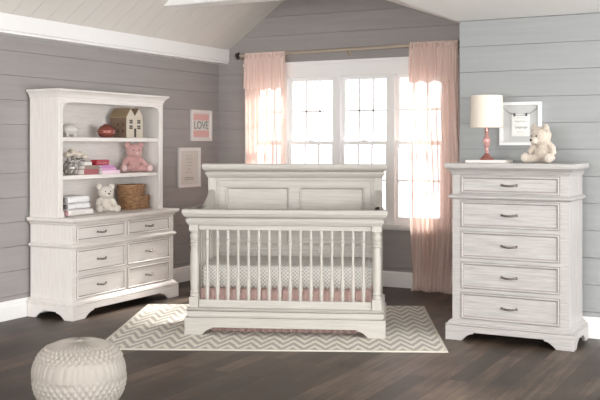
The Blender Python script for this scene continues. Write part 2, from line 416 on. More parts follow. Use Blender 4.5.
def fold(u, seed, n):   # fold depth along the width, u in 0..1
    return math.sin(u*2*PI*n + seed + 0.8*math.sin(u*9+seed)) + 0.35*math.sin(u*2*PI*n*2.3 + seed*2)
def curtain(label, xt0, xt1, xm0, xm1, xb0, xb1, seed, ztop, side):
    root = thing('curtain', label, 'curtain', ((xt0+xt1)/2, -0.10, 0.0), 0, 'sheer curtains at the window')
    cx = (xt0+xt1)/2
    def edge(z):
        t = z/ztop
        if t > 0.4: k = (1-t)/0.6; return xt0+(xm0-xt0)*k, xt1+(xm1-xt1)*k
        k = 1-t/0.4; k = k*k*(3-2*k); return xm0+(xb0-xm0)*k, xm1+(xb1-xm1)*k
    def sheet(z0, z1, NX, NZ, amp0, n, off):
        bm = B(); rows = []
        for j in range(NZ+1):
            z = z0+(z1-z0)*j/NZ; x0, x1 = edge(z); row = []
            for i in range(NX+1):
                u = i/NX
                top = min(1, (ztop-z)/0.25)
                a = amp0*(0.35+0.65*top)
                f = fold(u+0.012*math.sin(z*3+seed), seed, n)
                y = a*f + 0.3*a*math.sin(z*4+u*20+seed) + off
                if abs(z-(ztop-0.03)) < 0.02: y = y
                xx = x0+(x1-x0)*u + 0.006*math.sin(u*60+z*5)
                if z < 0.06: y -= (0.06-z)*0.9*(0.6+0.5*math.sin(u*13+seed)); 
                row.append(bm.verts.new((xx-cx, y, max(z, 0.004))))
            rows.append(row)
        for a, b in zip(rows, rows[1:]):
            for i in range(NX): bm.faces.new((a[i], a[i+1], b[i+1], b[i]))
        return bm
    obj('sheer_panel', sheet(0.0, ztop+.0, 150, 70, 0.024, 9, -0.035), M['sheer'], root, smooth=True)
    # gathered header: rod pocket front and back with a ragged pleated hem
    bm = B(); rows = []; NX = 120
    zs = [ztop+.02, ztop+.008, ztop-.02, ztop-.035, ztop-.06, ztop-.12, ztop-.2, ztop-.30, ztop-.37]
    for j, z in enumerate(zs):
        row = []
        for i in range(NX+1):
            u = i/NX; f = fold(u, seed+1, 14)
            hem = 0.012*math.sin(u*21+seed) if j == len(zs)-1 else 0
            row.append(bm.verts.new((xt0+(xt1-xt0)*u-cx, -0.024 - 0.006*min(j, 4)*.5 + 0.007*f - (0.012 if j > 3 else 0) - (0.002*j), z+hem)))
        rows.append(row)
    for a, b in zip(rows, rows[1:]):
        for i in range(NX): bm.faces.new((a[i], a[i+1], b[i+1], b[i]))
    obj('gathered_header', bm, M['header'], root, smooth=True)
curtain('left blush pink sheer curtain with gathered top beside the grey wall corner', 0.415, 0.89, 0.415, 0.89, 0.42, 0.88, 1.0, 2.35, -1)
curtain('right blush pink sheer curtain hanging to the floor behind the tall chest', 2.27, 2.745, 2.27, 2.78, 2.30, 2.72, 2.3, 2.37, 1)

# ------------------------------------------------------------------ case furniture
def bow_handle(parent, x, y, z, w=0.105):
    bm = B(); h = w/2
    pts = []; rad = []
    for i in range(13):
        t = -1+2*i/12
        pts.append((x+h*t, y-0.004-0.022*(1-t**4), z-0.006*(1-t*t))); rad.append(0.0042+0.0035*(1-abs(t))**0.7)
    tube(bm, pts, rad, 8)
    for s in (-1,1):
        ball(bm, (x+s*h, y-.006, z), (.010,.007,.010), 2); 
        tube(bm, [(x+s*h*.62,y-.020,z-.003),(x+s*h*.56,y-.022,z-.003)], .0085, 8)
    obj('handle', bm, M['metal'], parent, smooth=True)
def ogee_feet(a, b, zt, zapr, fw, ow):
    """outline of a plinth board between a and b with bracket feet and an ogee cut"""
    pts = [(a,0),(a+fw,0)]
    for k in range(1,7):
        t = k/6; pts.append((a+fw+ow*t*0.8, zapr*0.82*math.sin(t*PI/2)))
    pts += [(a+fw+ow*0.84, zapr*0.82),(a+fw+ow*0.84, zapr),(b-fw-ow*0.84, zapr),(b-fw-ow*0.84, zapr*0.82)]
    for k in range(6,0,-1):
        t = k/6; pts.append((b-fw-ow*t*0.8, zapr*0.82*math.sin(t*PI/2)))
    pts += [(b-fw,0),(b,0),(b,zt),(a,zt)]
    out = []
    for p in pts:
        if not out or (abs(p[0]-out[-1][0])+abs(p[1]-out[-1][1])) > 1e-6: out.append(p)
    return out
def plinth(root, W, D, off, zt, zapr, fw, ow, mat, sidefw):
    """base with bracket feet on front and sides + stepped base moulding"""
    t = 0.022; bm = B()
    x0, x1, yf = -W/2-off, W/2+off, -off
    prism(bm, ogee_feet(x0, x1, zt, zapr, fw, ow), lambda u,v:(u,yf,v), lambda u,v:(u,yf+t,v))
    for xs, xe in ((x0+.001, x0+t), (x1-t, x1-.001)):
        prism(bm, ogee_feet(yf+.002, D, zt, zapr*.95, sidefw, ow*.8), lambda u,v,x=xs:(x,u,v), lambda u,v,x=xe:(x,u,v))
    obj('plinth', bm, mat, root, bevel=0.003)
    bm = B(); loft(bm, -W/2, W/2, 0, D, [(off-.001,zt),(off*.8,zt+.002),(off*.8,zt+.005),(off,zt+.006),(off,zt+.012),(off*.62,zt+.018),(off*.62,zt+.024),(off*.2,zt+.038),(0,zt+.044)])
    obj('base_moulding', bm, mat, root, smooth=30)
def face_frame(root, W, z0, z1, st, openings, mat, ft=0.012):
    """stiles and rails in front of the carcass; openings = list of rows [(z0,z1,[(x0,x1),...])]"""
    bm = B()
    rows = sorted(openings, key=lambda r: r[0])
    zc = z0
    xs0, xs1 = -W/2, W/2
    for (a, b, cols) in rows:
        box(bm, xs0, xs1, 0, ft, zc, a); zc = b
        xc = xs0
        for (p, q) in cols: box(bm, xc, p, 0, ft, a, b); xc = q
        box(bm, xc, xs1, 0, ft, a, b)
    box(bm, xs0, xs1, 0, ft, zc, z1)
    obj('face_frame', bm, mat, root)
def drawer(root, x0, x1, z0, z1, mat, handles=1):
    g = 0.004
    bm = B()
    nested(bm, x0+g, x1-g, z0+g, z1-g, [(0,0.02),(0,-.004),(.003,-.008),(.009,-.009),(.013,-.006),(.016,-.001),(.020,.001),(.021,.003)])
    bm.faces.ensure_lookup_table()
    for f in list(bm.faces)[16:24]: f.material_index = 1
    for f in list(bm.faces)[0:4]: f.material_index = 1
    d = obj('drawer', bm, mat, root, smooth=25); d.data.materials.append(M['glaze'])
    bow_handle(d, (x0+x1)/2, .003, (z0+z1)/2)
    return d

# tall chest, five drawers
CX, CY = 3.796, -2.125
W, D = 0.832, 0.44
chest = thing('chest_of_drawers', 'tall whitewashed five-drawer chest against the right wall under the lamp', 'chest of drawers', (CX, CY, 0))
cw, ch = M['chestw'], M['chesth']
bm = B(); box(bm, -W/2, W/2, 0.0125, D, 0.10, 1.21); 
obj('carcass', bm, cw, chest, bevel=.004)
sx = W/2-0.062
rows = [(0.150,0.345),(0.368,0.563),(0.586,0.785),(0.808,1.002),(1.052,1.182)]
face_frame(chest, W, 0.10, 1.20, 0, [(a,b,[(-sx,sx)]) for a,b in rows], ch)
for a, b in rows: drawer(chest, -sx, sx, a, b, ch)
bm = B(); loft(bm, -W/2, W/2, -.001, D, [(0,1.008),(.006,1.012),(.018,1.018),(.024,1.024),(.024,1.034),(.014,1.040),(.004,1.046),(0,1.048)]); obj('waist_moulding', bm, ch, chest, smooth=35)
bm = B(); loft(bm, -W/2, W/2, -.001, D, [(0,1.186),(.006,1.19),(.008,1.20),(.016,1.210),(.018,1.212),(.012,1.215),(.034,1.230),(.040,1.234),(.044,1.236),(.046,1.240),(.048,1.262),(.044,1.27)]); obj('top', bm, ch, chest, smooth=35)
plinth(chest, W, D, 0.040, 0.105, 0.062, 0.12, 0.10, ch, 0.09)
bm = B(); box(bm, -W/2+.01, W/2-.01, D-.012, D, .02, .11); obj('back_rail', bm, cw, chest)

# left dresser with hutch
dw, dh = M['wood'], M['woodh']
W, D = 1.375, 0.445
DY = -2.185
dresser = thing('dresser', 'wide white six-drawer dresser against the left wall beneath the hutch', 'dresser', (0.468, DY, 0), PI/2)
bm = B(); box(bm, -W/2, W/2, 0.0125, D, 0.10, 0.775); obj('carcass', bm, dw, dresser, bevel=.004)
c1, c2 = (-W/2+.052, -.016), (.016, W/2-.055)
rows = [(0.158,0.342),(0.362,0.560),(0.618,0.748)]
face_frame(dresser, W, 0.10, 0.775, 0, [(a,b,[c1,c2]) for a,b in rows], dh)
for a, b in rows:
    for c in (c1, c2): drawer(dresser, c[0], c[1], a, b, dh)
bm = B(); loft(bm, -W/2, W/2, -.001, D, [(0,.566),(.006,.570),(.018,.577),(.022,.583),(.022,.592),(.014,.598),(.004,.604),(0,.606)]); obj('waist_moulding', bm, dh, dresser, smooth=35)
bm = B(); loft(bm, -W/2, W/2, -.001, D, [(0,.752),(.006,.755),(.014,.764),(.009,.767),(.028,.780),(.034,.783),(.038,.788),(.040,.792),(.042,.806),(.038,.812)]); obj('top', bm, dh, dresser, smooth=35)
plinth(dresser, W, D, 0.036, 0.112, 0.064, 0.15, 0.13, dh, 0.085)
bm = B(); box(bm, -W/2+.01, W/2-.01, D-.012, D, .02, .11); obj('back_rail', bm, dw, dresser)

# hutch: local front y=0 at world x=0.30
HB = 0.812
hutch = thing('hutch', 'open white bookcase hutch with two shelves standing on the dresser', 'hutch', (0.332, DY+.01, HB), PI/2)
W, D = 1.405, 0.310; H = 1.04
bm = B(); box(bm, -W/2, -W/2+.028, 0.02, D, 0, H-.06); obj('side_panel', bm, dw, hutch, bevel=.002)
bm = B(); box(bm, W/2-.028, W/2, 0.02, D, 0, H-.06); obj('side_panel', bm, dw, hutch, bevel=.002)
for s in (-1, 1):
    bm = B()
    prism(bm, [(s*W/2,0),(s*W/2,H-.10),(s*(W/2-.052),H-.10),(s*(W/2-.052),.06),(s*(W/2-.066),.045),(s*(W/2-.07),0)], lambda u,v:(u,0,v), lambda u,v:(u,.02,v)); obj('stile', bm, dw, hutch, bevel=.003)
bm = B(); box(bm, -W/2+.028, W/2-.028, D-.008, D, 0, H-.06); obj('back_panel', bm, dh, hutch)
bm = B()
a = W/2-.052
pts = [(-W/2,H-.06),(-W/2,H-.10)]
pts = [(-a,H-.06),(-a,H-.155)]
for k in range(7):
    t = k/6*PI/2; pts.append((-a+.012+.045*(1-math.cos(t)), H-.155+.045*math.sin(t)))
pts.append((-a+.075, H-.11)); pts.append((-a+.08,H-.102)); pts.append((a-.08,H-.102)); pts.append((a-.075,H-.11))
for k in range(6,-1,-1):
    t = k/6*PI/2; pts.append((a-.012-.045*(1-math.cos(t)), H-.155+.045*math.sin(t)))
pts += [(a,H-.155),(a,H-.06)]
prism(bm, pts, lambda u,v:(u,0,v), lambda u,v:(u,.02,v)); box(bm, -W/2, -a, 0, .02, H-.10, H-.06); box(bm, a, W/2, 0, .02, H-.10, H-.06)
obj('arched_header', bm, dh, hutch)
bm = B(); loft(bm, -W/2, W/2, -.001, D, [(0,H-.065),(.006,H-.060),(.010,H-.045),(.022,H-.028),(.036,H-.016),(.042,H-.012),(.044,H-.002),(.040,H+.002)]); obj('crown', bm, dh, hutch, smooth=35)
S1, S2 = 1.4635-HB, 1.1495-HB
for z in (S1, S2):
    bm = B(); box(bm, -W/2+.029, W/2-.029, .022, D-.009, z-.034, z); obj('shelf', bm, dh, hutch, bevel=.003)

# ------------------------------------------------------------------ crib
CA = math.radians(22.3)
crib = thing('crib', 'white wooden baby crib with panelled headboard standing on the rug', 'crib', (2.285, -2.66, 0), CA)
kw, kh = M['cribw'], M['cribh']
W = 1.41; D = 0.78; pr = 0.034
# front rail with crown
bm = B(); loft(bm, -W/2, W/2, 0.0, .075, [(-.004,.800),(.004,.803),(.008,.812),(.018,.826),(.021,.84),(.021,.846),(.009,.848),(.009,.853),(.018,.856),(.030,.868),(.038,.878),(.040,.884),(.044,.888),(.046,.912),(.042,.918)], back=.4); obj('front_top_rail', bm, kh, crib, smooth=35)
bm = B(); box(bm, -W/2+.07, W/2-.07, .018, .05, .765, .80); obj('front_upper_stretcher', bm, kh, crib, bevel=.002)
bm = B(); box(bm, -W/2+.07, W/2-.07, .014, .056, .195, .252); obj('front_lower_rail', bm, kh, crib, bevel=.004)
turn = [(.030,.272),(.033,.276),(.033,.29),(.028,.296),(.031,.302),(.034,.308),(.031,.316),(.028,.32),(.031,.40),(.0325,.48),(.031,.58),(.027,.63),(.0255,.642),(.031,.648),(.033,.655),(.031,.662),(.027,.666),(.0285,.672),(.0325,.678),(.030,.686),(.026,.69),(.029,.70),(.033,.714),(.0325,.728),(.028,.740),(.026,.744),(.032,.748),(.032,.756),(.027,.76)]
def post(x, y, zt, plainpost=False):
    bm = B(); 
    if plainpost: box(bm, x-pr, x+pr, y-pr, y+pr, .06, zt)
    else:
        box(bm, x-pr, x+pr, y-pr, y+pr, .06, .272); lathe(bm, turn, x, y, 20); box(bm, x-pr, x+pr, y-pr, y+pr, .76, zt)
    obj('post', bm, kw, crib, smooth=35)
for s in (-1,1):
    post(s*(W/2-.034), .034, .802)
    post(s*(W/2-.036), D-.034, 1.128, True)
    # stile next to the post
slat = [(r*1.35, z) for r, z in [(.009,0),(.009,.03),(.012,.04),(.009,.05),(.0125,.09),(.0115,.14),(.008,.17),(.0075,.36),(.009,.40),(.011,.42),(.008,.428),(.012,.434),(.012,.441),(.008,.446),(.0105,.462),(.009,.475),(.009,.516)]]
n = 16
for i in range(n):
    x = -0.575+1.15*i/(n-1)
    bm = B(); lathe(bm, slat, x, .034, 10, z0=.251); obj('slat', bm, kw, crib, smooth=45)
for s in (-1,1):
    xx = s*(W/2-.034)
    for i in range(7):
        y = .12+.54*i/6
        bm = B(); lathe(bm, [(.0095,0),(.009,.2),(.0095,.555)], xx, y, 8, z0=.251); obj('slat', bm, kw, crib, smooth=45)
    bm = B(); box(bm, xx-.02, xx+.02, .066, D-.066, .195, .252); obj('side_lower_rail', bm, kh, crib, bevel=.003)
    bm = B()
    pts = [(.062,.80),(D-.066,.80),(D-.066,1.03)]
    for k in range(9):
        t = k/8; pts.append((D-.07-.34*t, .918+.112*(1-t)**1.6*(1 if t < 1 else 0)))
    pts += [(.062,.918)]
    prism(bm, pts, lambda u,v:(xx-.02,u,v), lambda u,v:(xx+.02,u,v)); 
    obj('side_top_rail', bm, kh, crib, bevel=.004)
    bm = B(); loft(bm, xx-.022, xx+.022, .08, D-.42, [(-.002,.80),(.006,.812),(.010,.85),(.022,.88),(.026,.888),(.026,.914),(.022,.918)], back=0)
    obj('side_crown', bm, kh, crib, smooth=35)
# headboard
HF = D-.055
bm = B(); loft(bm, -W/2+.006, W/2-.006, D-.075, D+.0, [(0,1.127),(.006,1.130),(.012,1.140),(.022,1.155),(.025,1.162),(.025,1.168),(.012,1.170),(.012,1.175),(.022,1.178),(.034,1.192),(.042,1.200),(.044,1.204),(.046,1.230),(.042,1.238)], back=.4); obj('headboard_crown', bm, kh, crib, smooth=35)
bm = B(); box(bm, -W/2+.07, W/2-.07, HF+.012, HF+.03, .30, 1.128); obj('headboard_panel', bm, kh, crib)
bm = B()
xo = W/2-.07
box(bm, -xo, xo, HF-.004, HF+.012, 1.055, 1.128)
for a, b in ((-xo,-xo+.075),(-.04,.04),(xo-.075,xo)): box(bm, a, b, HF-.004, HF+.012, .58, 1.055)
box(bm, -xo, xo, HF-.004, HF+.012, .52, .58)
obj('headboard_frame', bm, kh, crib, bevel=.002)
for a, b in ((-xo+.075,-.04),(.04,xo-.075)):
    bm = B(); nested(bm, a, b, .58, 1.055, [(0,HF+.011),(0,HF-.007),(.006,HF-.010),(.012,HF-.007),(.018,HF+.004),(.022,HF+.009)]); obj('panel_moulding', bm, kh, crib, smooth=25)
bm = B(); nested(bm, -xo+.02, xo-.02, .54, 1.108, [(0,HF-.003),(0,HF-.007),(.004,HF-.009),(.008,HF-.007),(.009,HF-.0045)]); bm.faces.ensure_lookup_table()
bmesh.ops.delete(bm, geom=[f for f in bm.faces if len(f.verts)==4 and (max(v.co.z for v in f.verts)-min(v.co.z for v in f.verts)) > .5 and (max(v.co.x for v in f.verts)-min(v.co.x for v in f.verts)) > .5], context='FACES_ONLY')
obj('frame_bead', bm, kh, crib)
bm = B()
for i in range(15):
    x = -.58+1.16*i/14; box(bm, x-.012, x+.012, HF+.0, HF+.011, .27, .52)
box(bm, -xo, xo, HF-.002, HF+.03, .195, .252); obj('headboard_lower_slats', bm, kh, crib)
# base: front plinth, mouldings, sides
bm = B(); off = .029
prism(bm, ogee_feet(-W/2-off, W/2+off, .121, .056, .125, .095), lambda u,v:(u,-off,v), lambda u,v:(u,-off+.024,v))
for x0, x1 in ((-W/2-off+.001, -W/2-off+.024), (W/2+off-.024, W/2+off-.001)):
    prism(bm, ogee_feet(-off+.002, D+.01, .121, .056, .12, .08), lambda u,v,x=x0:(x,u,v), lambda u,v,x=x1:(x,u,v))
box(bm, -W/2-off, W/2+off, D-.014, D+.01, .056, .125)
obj('plinth', bm, kh, crib, bevel=.003)
def ringloft(bm, prof, t=.05):
    # hollow frame: front and sides and back rails with the same profile
    loft(bm, -W/2, W/2, 0, t, prof)
    for s in (-1,1):
        a, b = sorted((s*W/2, s*(W/2-t))); loft(bm, a, b, t, D, [(0 if o_ < 0 else o_, z) for o_, z in prof])
bm = B(); ringloft(bm, [(off,.120),(off,.126),(.007,.129),(.007,.134),(.016,.138),(.014,.168),(.018,.172),(.003,.176),(.003,.180)]); obj('base_board', bm, kh, crib, smooth=30)
bm = B(); ringloft(bm, [(.004,.180),(.014,.182),(.018,.187),(.014,.192),(.004,.195),(0,.197)]); obj('base_bead', bm, kh, crib, smooth=30)

# mattress and skirt (own things)
def local(pt):
    c, s = math.cos(CA), math.sin(CA); return (2.285+c*pt[0]-s*pt[1], -2.66+s*pt[0]+c*pt[1], pt[2])
bm = B(); box(bm, -.63, .63, -.30, .30, 0, .172)
o = obj('crib_mattress', bm, M['sheet'], None, loc=local((0,D/2,.338)), bevel=.03, segs=4); o.rotation_euler.z = CA
for p in o.data.polygons: p.use_smooth = True
tag(o, 'crib mattress in a white sheet with grey diamond lattice print', 'mattress')
bm = B(); rows = []
for (z, k) in ((.336,.35),(.30,.7),(.15,1.0),(.022,1.3)):
    row = []
    NX = 240
    for i in range(NX+1):
        u = i/NX; row.append(bm.verts.new((-.635+1.27*u, -.315-.008*k+.008*k*math.sin(u*150)+.004*math.sin(u*61), z)))
    rows.append(row)
for a, b in zip(rows, rows[1:]):
    for i in range(240): bm.faces.new((a[i],a[i+1],b[i+1],b[i]))
bm2v = [bm.verts.new(p) for p in ((-.635,-.31,.336),(.635,-.31,.336),(.635,.31,.336),(-.635,.31,.336))]; bm.faces.new(bm2v)
o = obj('crib_skirt', bm, M['skirt'], None, loc=local((0,D/2+.01,0)), smooth=True); o.rotation_euler.z = CA
md = o.modifiers.new('cloth', 'SOLIDIFY'); md.thickness = .002
tag(o, 'dusty pink gathered crib skirt hanging below the mattress to the rug', 'crib skirt')

# rug
RA = math.radians(25.6)
fr, br_, bl = Vector((3.511,-2.6)), Vector((2.749,-.949)), Vector((.611,-2.027))
dx = Vector((math.cos(RA), math.sin(RA))); dy = Vector((-math.sin(RA), math.cos(RA)))
rc = fr - dx*1.2 + dy*0.905
bm = B(); bmesh.ops.create_grid(bm, x_segments=2, y_segments=2, size=1)
bmesh.ops.delete(bm, geom=bm.verts[:], context='VERTS'); loft(bm, -1.2, 1.2, -.905, .905, [(0,0.0),(.003,.004),(0,.010)], back=1)
o = obj('area_rug', bm, M['rug'], None, loc=(rc.x, rc.y, 0.0005)); o.rotation_euler.z = RA
tag(o, 'grey and cream zigzag patterned area rug under the crib', 'rug')
for ob_ in (crib,): ob_.location.z = 0.0105
for nm in ('crib_skirt',): bpy.data.objects[nm].location.z = 0.0

# ------------------------------------------------------------------ pouf
def pouf():
    bm = B(); NA, NZ = 288, 130; R = .243; H = .375
    rings = []
    for j in range(NZ+1):
        v = j/NZ                      # 0 bottom centre .. 1 top centre
        ph = -PI/2+PI*v
        e = .62
        cx = abs(math.cos(ph))**.74; cz = math.copysign(abs(math.sin(ph))**.86, math.sin(ph))
        r0 = R*cx; z0 = H/2+H/2*cz
        ring = []
        for i in range(NA):
            a = 2*PI*i/NA; d = 0
            lat = ph
            NP = 40
            if lat > 1.02:            # top radial pleats
                d = .0035*math.sin(a*NP)*min(1, (PI/2-lat)*4)
            elif lat > .50:           # upper smocked lattice
                q = (lat-.50)/.52*PI*2
                d = (.0075*(abs(math.sin(a*NP/2+q))*abs(math.sin(a*NP/2-q)))*2 - .006)*min(1, (1.06-lat)*6)
            elif lat > .02:           # plain pleated band
                w = min(1, min(.50-lat, lat-.02)*8)
                d = .0050*(abs(math.sin(a*NP/2+.5*math.sin(lat*4+a*3)+1.1*math.sin(a*7)))**.35*1.6-1)*w + .003*math.sin(a*5+1)
            elif lat > -.85:
                q = (lat+.85)/.87*PI*3.5
                d = .0048*(abs(math.sin(a*NP/2+q))*abs(math.sin(a*NP/2-q)))*2 - .006
            else: d = .004*math.sin(a*NP)
            rr = max(0.0008, r0 + d*math.cos(lat)); zz = z0 + d*math.sin(lat)
            if lat > 1.3: zz -= .006*(lat-1.3)/.27
            ring.append(bm.verts.new((rr*math.cos(a), rr*math.sin(a), max(0, zz))))
        rings.append(ring)
    for a, b in zip(rings, rings[1:]):
        for i in range(NA): bm.faces.new((a[i], a[(i+1)%NA], b[(i+1)%NA], b[i]))
    bm.faces.new(rings[0][::-1]); bm.faces.new(rings[-1])
    return bm
pf = thing('pouf', 'round cream pleated and smocked floor pouf in the left foreground', 'pouf', (2.262, -4.845, 0), 0)
obj('cushion', pouf(), plain('cream_pouf_leather', srgb(160,153,145), .65, noise=.05, nscale=12, bump=.3, bscale=90), pf, smooth=80)
bm = B(); lathe(bm, [(.0,.0),(.016,.0),(.017,.004),(.010,.008),(0,.009)], 0, 0, 20, z0=.366); obj('centre_button', bm, plain('cream_button', srgb(196,186,178), .6), pf, smooth=True)

Z1, Z2, Z3 = 1.464, 1.150, .813
# ------------------------------------------------------------------ soft toys
def teddy(label, loc, rot, s, fur, inner, pads, turn=0.0, nod=0.0, nose=None, fluff=.004, spread=1.0):
    """sitting teddy facing -y, total height about 0.9*s; the head turns by `turn` radians"""
    root = thing('teddy_bear', label, 'soft toy', loc, rot)
    neck = Vector((0,.0,.50*s))
    HM = Matrix.Translation(neck) @ Matrix.Rotation(turn,4,'Z') @ Matrix.Rotation(nod,4,'X') @ Matrix.Translation(-neck)
    HR = HM.to_3x3().to_4x4(); hp = lambda *p: tuple(HM @ Vector(p))
    bm = B()
    ball(bm, (0,.02*s,.26*s), (.205*s,.17*s,.27*s), 3)
    ball(bm, (0,.00*s,.20*s), (.21*s,.19*s,.19*s), 3)
    hc = Vector((0, -.03*s, .655*s)); hr = .245*s
    ball(bm, hp(*hc), (hr*1.05, hr*.95, hr*.93), 3, HR)
    ball(bm, hp(0, hc.y-hr*.15, hc.z-hr*.30), (hr*1.02, hr*.88, hr*.58), 3, HR)
    q = spread
    for sd in (-1, 1):
        tube(bm, [(sd*.13*s,.02*s,.45*s),(sd*.25*s,-.02*s,.36*s),(sd*(.29+.06*(q-1))*s,-.08*s,.24*s),(sd*(.28+.10*(q-1))*s,-.13*s,.13*s)], [.080*s,.086*s,.080*s,.072*s], 12)
        ball(bm, (sd*.13*s,.02*s,.45*s), .085*s, 2); ball(bm, (sd*(.28+.10*(q-1))*s,-.14*s,.115*s), .076*s, 2)
        tube(bm, [(sd*.11*s,-.02*s,.11*s),(sd*.18*q*s,-.16*s,.105*s),(sd*.23*q*s,-.29*s,.10*s)], [.10*s,.098*s,.094*s], 12)
        ball(bm, (sd*.235*q*s,-.31*s,.122*s), (.112*s,.066*s,.122*s), 3)
    body = obj('body', bm, fur, root)
    md = body.modifiers.new('join', 'REMESH'); md.mode = 'VOXEL'; md.voxel_size = .014*s; md.use_smooth_shade = True
    tx = bpy.data.textures.new('fur_lumps', 'CLOUDS'); tx.noise_scale = .030*s; tx.noise_depth = 2
    md = body.modifiers.new('smooth', 'SMOOTH'); md.factor = .6; md.iterations = 6
    md = body.modifiers.new('fluff', 'DISPLACE'); md.texture = tx; md.strength = fluff*2.2; md.mid_level = .5
    for sd in (-1, 1):
        rt_ = HR @ Matrix.Rotation(sd*.55, 4, 'Y')
        bm = B(); ball(bm, hp(sd*hr*.84, hc.y+.005*s, hc.z+hr*.72), (hr*.44, hr*.22, hr*.44), 3, rt_); e = obj('ear', bm, fur, root, smooth=True)
        bm = B(); ball(bm, hp(sd*hr*.84, hc.y-.175*hr+.005*s, hc.z+hr*.70), (hr*.27, hr*.07, hr*.27), 2, rt_); obj('inner_ear', bm, inner, e, smooth=True)
    mz = (0, hc.y-hr*.88, hc.z-hr*.30)
    bm = B(); ball(bm, hp(*mz), (hr*.50, hr*.44, hr*.38), 3, HR); m = obj('muzzle', bm, inner, root, smooth=True)
    bm = B(); ball(bm, hp(0, mz[1]-hr*.42, mz[2]+hr*.12), (hr*.16, hr*.10, hr*.12), 2, HR); obj('nose', bm, nose, m, smooth=True)
    for sd in (-1,1):
        bm = B(); ball(bm, hp(sd*hr*.36, hc.y-hr*.86, hc.z+hr*.14), hr*.085, 2); obj('eye', bm, M['black'], root, smooth=True)
        bm = B(); ball(bm, (sd*.237*q*s,-.370*s,.122*s), (.080*s,.014*s,.092*s), 3); obj('foot_pad', bm, pads, root, smooth=True)
    return root
fur_beige = plain('beige_plush', srgb(206,194,180), 1, noise=.16, nscale=60, bump=1, bscale=220, sheen=.4, spec=.1)
fur_beige2 = plain('pale_plush_pad', srgb(216,206,194), 1, noise=.1, nscale=80, bump=.8, bscale=200, spec=.1)
fur_pink = plain('dusty_pink_plush', srgb(208,164,162), 1, noise=.12, nscale=60, bump=.8, bscale=250, sheen=.3, spec=.1)
fur_pink2 = plain('pale_pink_plush', srgb(232,206,202), 1, noise=.08, nscale=60, bump=.6, bscale=250, spec=.1)
fur_cream = plain('cream_plush', srgb(226,218,208), 1, noise=.08, nscale=60, bump=.8, bscale=250, sheen=.3, spec=.1)
LOOK = math.radians(28)   # room is turned 28 degrees to the lens; toys face roughly to the viewer's side
teddy('beige curly teddy bear with a black nose sitting on the tall chest', (3.985,-1.93,1.2735), math.radians(-14), .296, fur_beige, fur_beige2, fur_beige2, math.radians(-22), .18, M['black'], .005, 1.3)
teddy('pink teddy bear with pale feet sitting on the middle hutch shelf', (.170,-1.70,Z2+.003), math.radians(56), .294, fur_pink, fur_pink, fur_pink2, 0, 0.05, fur_pink2, .003, 1.75)
teddy('cream teddy bear beside the woven baskets at the bottom of the hutch', (.225,-2.165,Z3+.003), math.radians(58), .262, fur_cream, fur_cream, fur_cream, 0, 0, M['black'], .003, 1.3)

# ------------------------------------------------------------------ lamp, book and frame on / above the chest
lamp = thing('table_lamp', 'table lamp with cream drum shade and pink glass base on the chest', 'lamp', (3.575,-1.93,1.2915))
pinkglass = plain('pink_lustre_glass', srgb(226,176,170), .12, .15, trans=.35, coat=.6)
rose = plain('rose_copper', srgb(190,128,120), .25, .8)
bm = B(); lathe(bm, [(.052,0),(.054,.005),(.052,.012),(.040,.016),(.036,.022),(.028,.030),(.018,.040),(.014,.048)], 0,0,8); obj('base', bm, rose, lamp, bevel=.001)
bm = B(); lathe(bm, [(.014,.048),(.012,.056),(.016,.066),(.013,.074),(.013,.085),(.021,.105),(.027,.135),(.027,.150),(.017,.172),(.012,.178),(.016,.186),(.018,.194),(.012,.202),(.010,.206)], 0,0,10); obj('stem', bm, pinkglass, lamp)
bm = B(); lathe(bm, [(.010,.206),(.014,.210),(.014,.222),(.009,.226),(.009,.25)], 0,0,16); obj('lamp_socket', bm, rose, lamp)
bm = B()
prof = [(.119,.236),(.1195,.238),(.1135,.470),(.1120,.470),(.1175,.238),(.117,.236)]
rings = [[bm.verts.new((r*math.cos(2*PI*i/64), r*math.sin(2*PI*i/64), z)) for i in range(64)] for r, z in prof]
rings.append(rings[0])
for a, b in zip(rings, rings[1:]):
    for i in range(64): bm.faces.new((a[i],a[(i+1)%64],b[(i+1)%64],b[i]))
shm = plain('cream_linen_shade', srgb(232,222,208), .9, bump=.3, bscale=500)
sh = obj('lamp_shade', bm, shm, lamp, smooth=True)
bm = B()
for a in range(3):
    t = a*2*PI/3; tube(bm, [(0,0,.46),(.1125*math.cos(t),.1125*math.sin(t),.463)], .0018, 6)
tube(bm, [(0,0,.25),(0,0,.465)], .003, 6); obj('shade_spider', bm, rose, sh)
def book(name, label, loc, rot, w, d, h, col, group=None, tilt=0):
    """lying book, spine on the -y side"""
    r = thing(name, label, 'book', loc, rot, group)
    cm = plain(label[:24].replace(' ', '_'), col, .55)
    bm = B(); box(bm, 0, w, 0, d, 0, .0028); box(bm, 0, w, 0, d, h-.0028, h); box(bm, 0, w, 0, .003, .0028, h-.0028); obj('cover', bm, cm, r, bevel=.0008)
    bm = B(); box(bm, .004, w-.004, .0031, d-.004, .0029, h-.0029); obj('pages', bm, M['bookp'], r)
    return r
book('book', 'thin white book lying under the lamp on the tall chest', (3.445,-2.03,1.2703), 0, .30, .20, .0205, srgb(236,232,228))

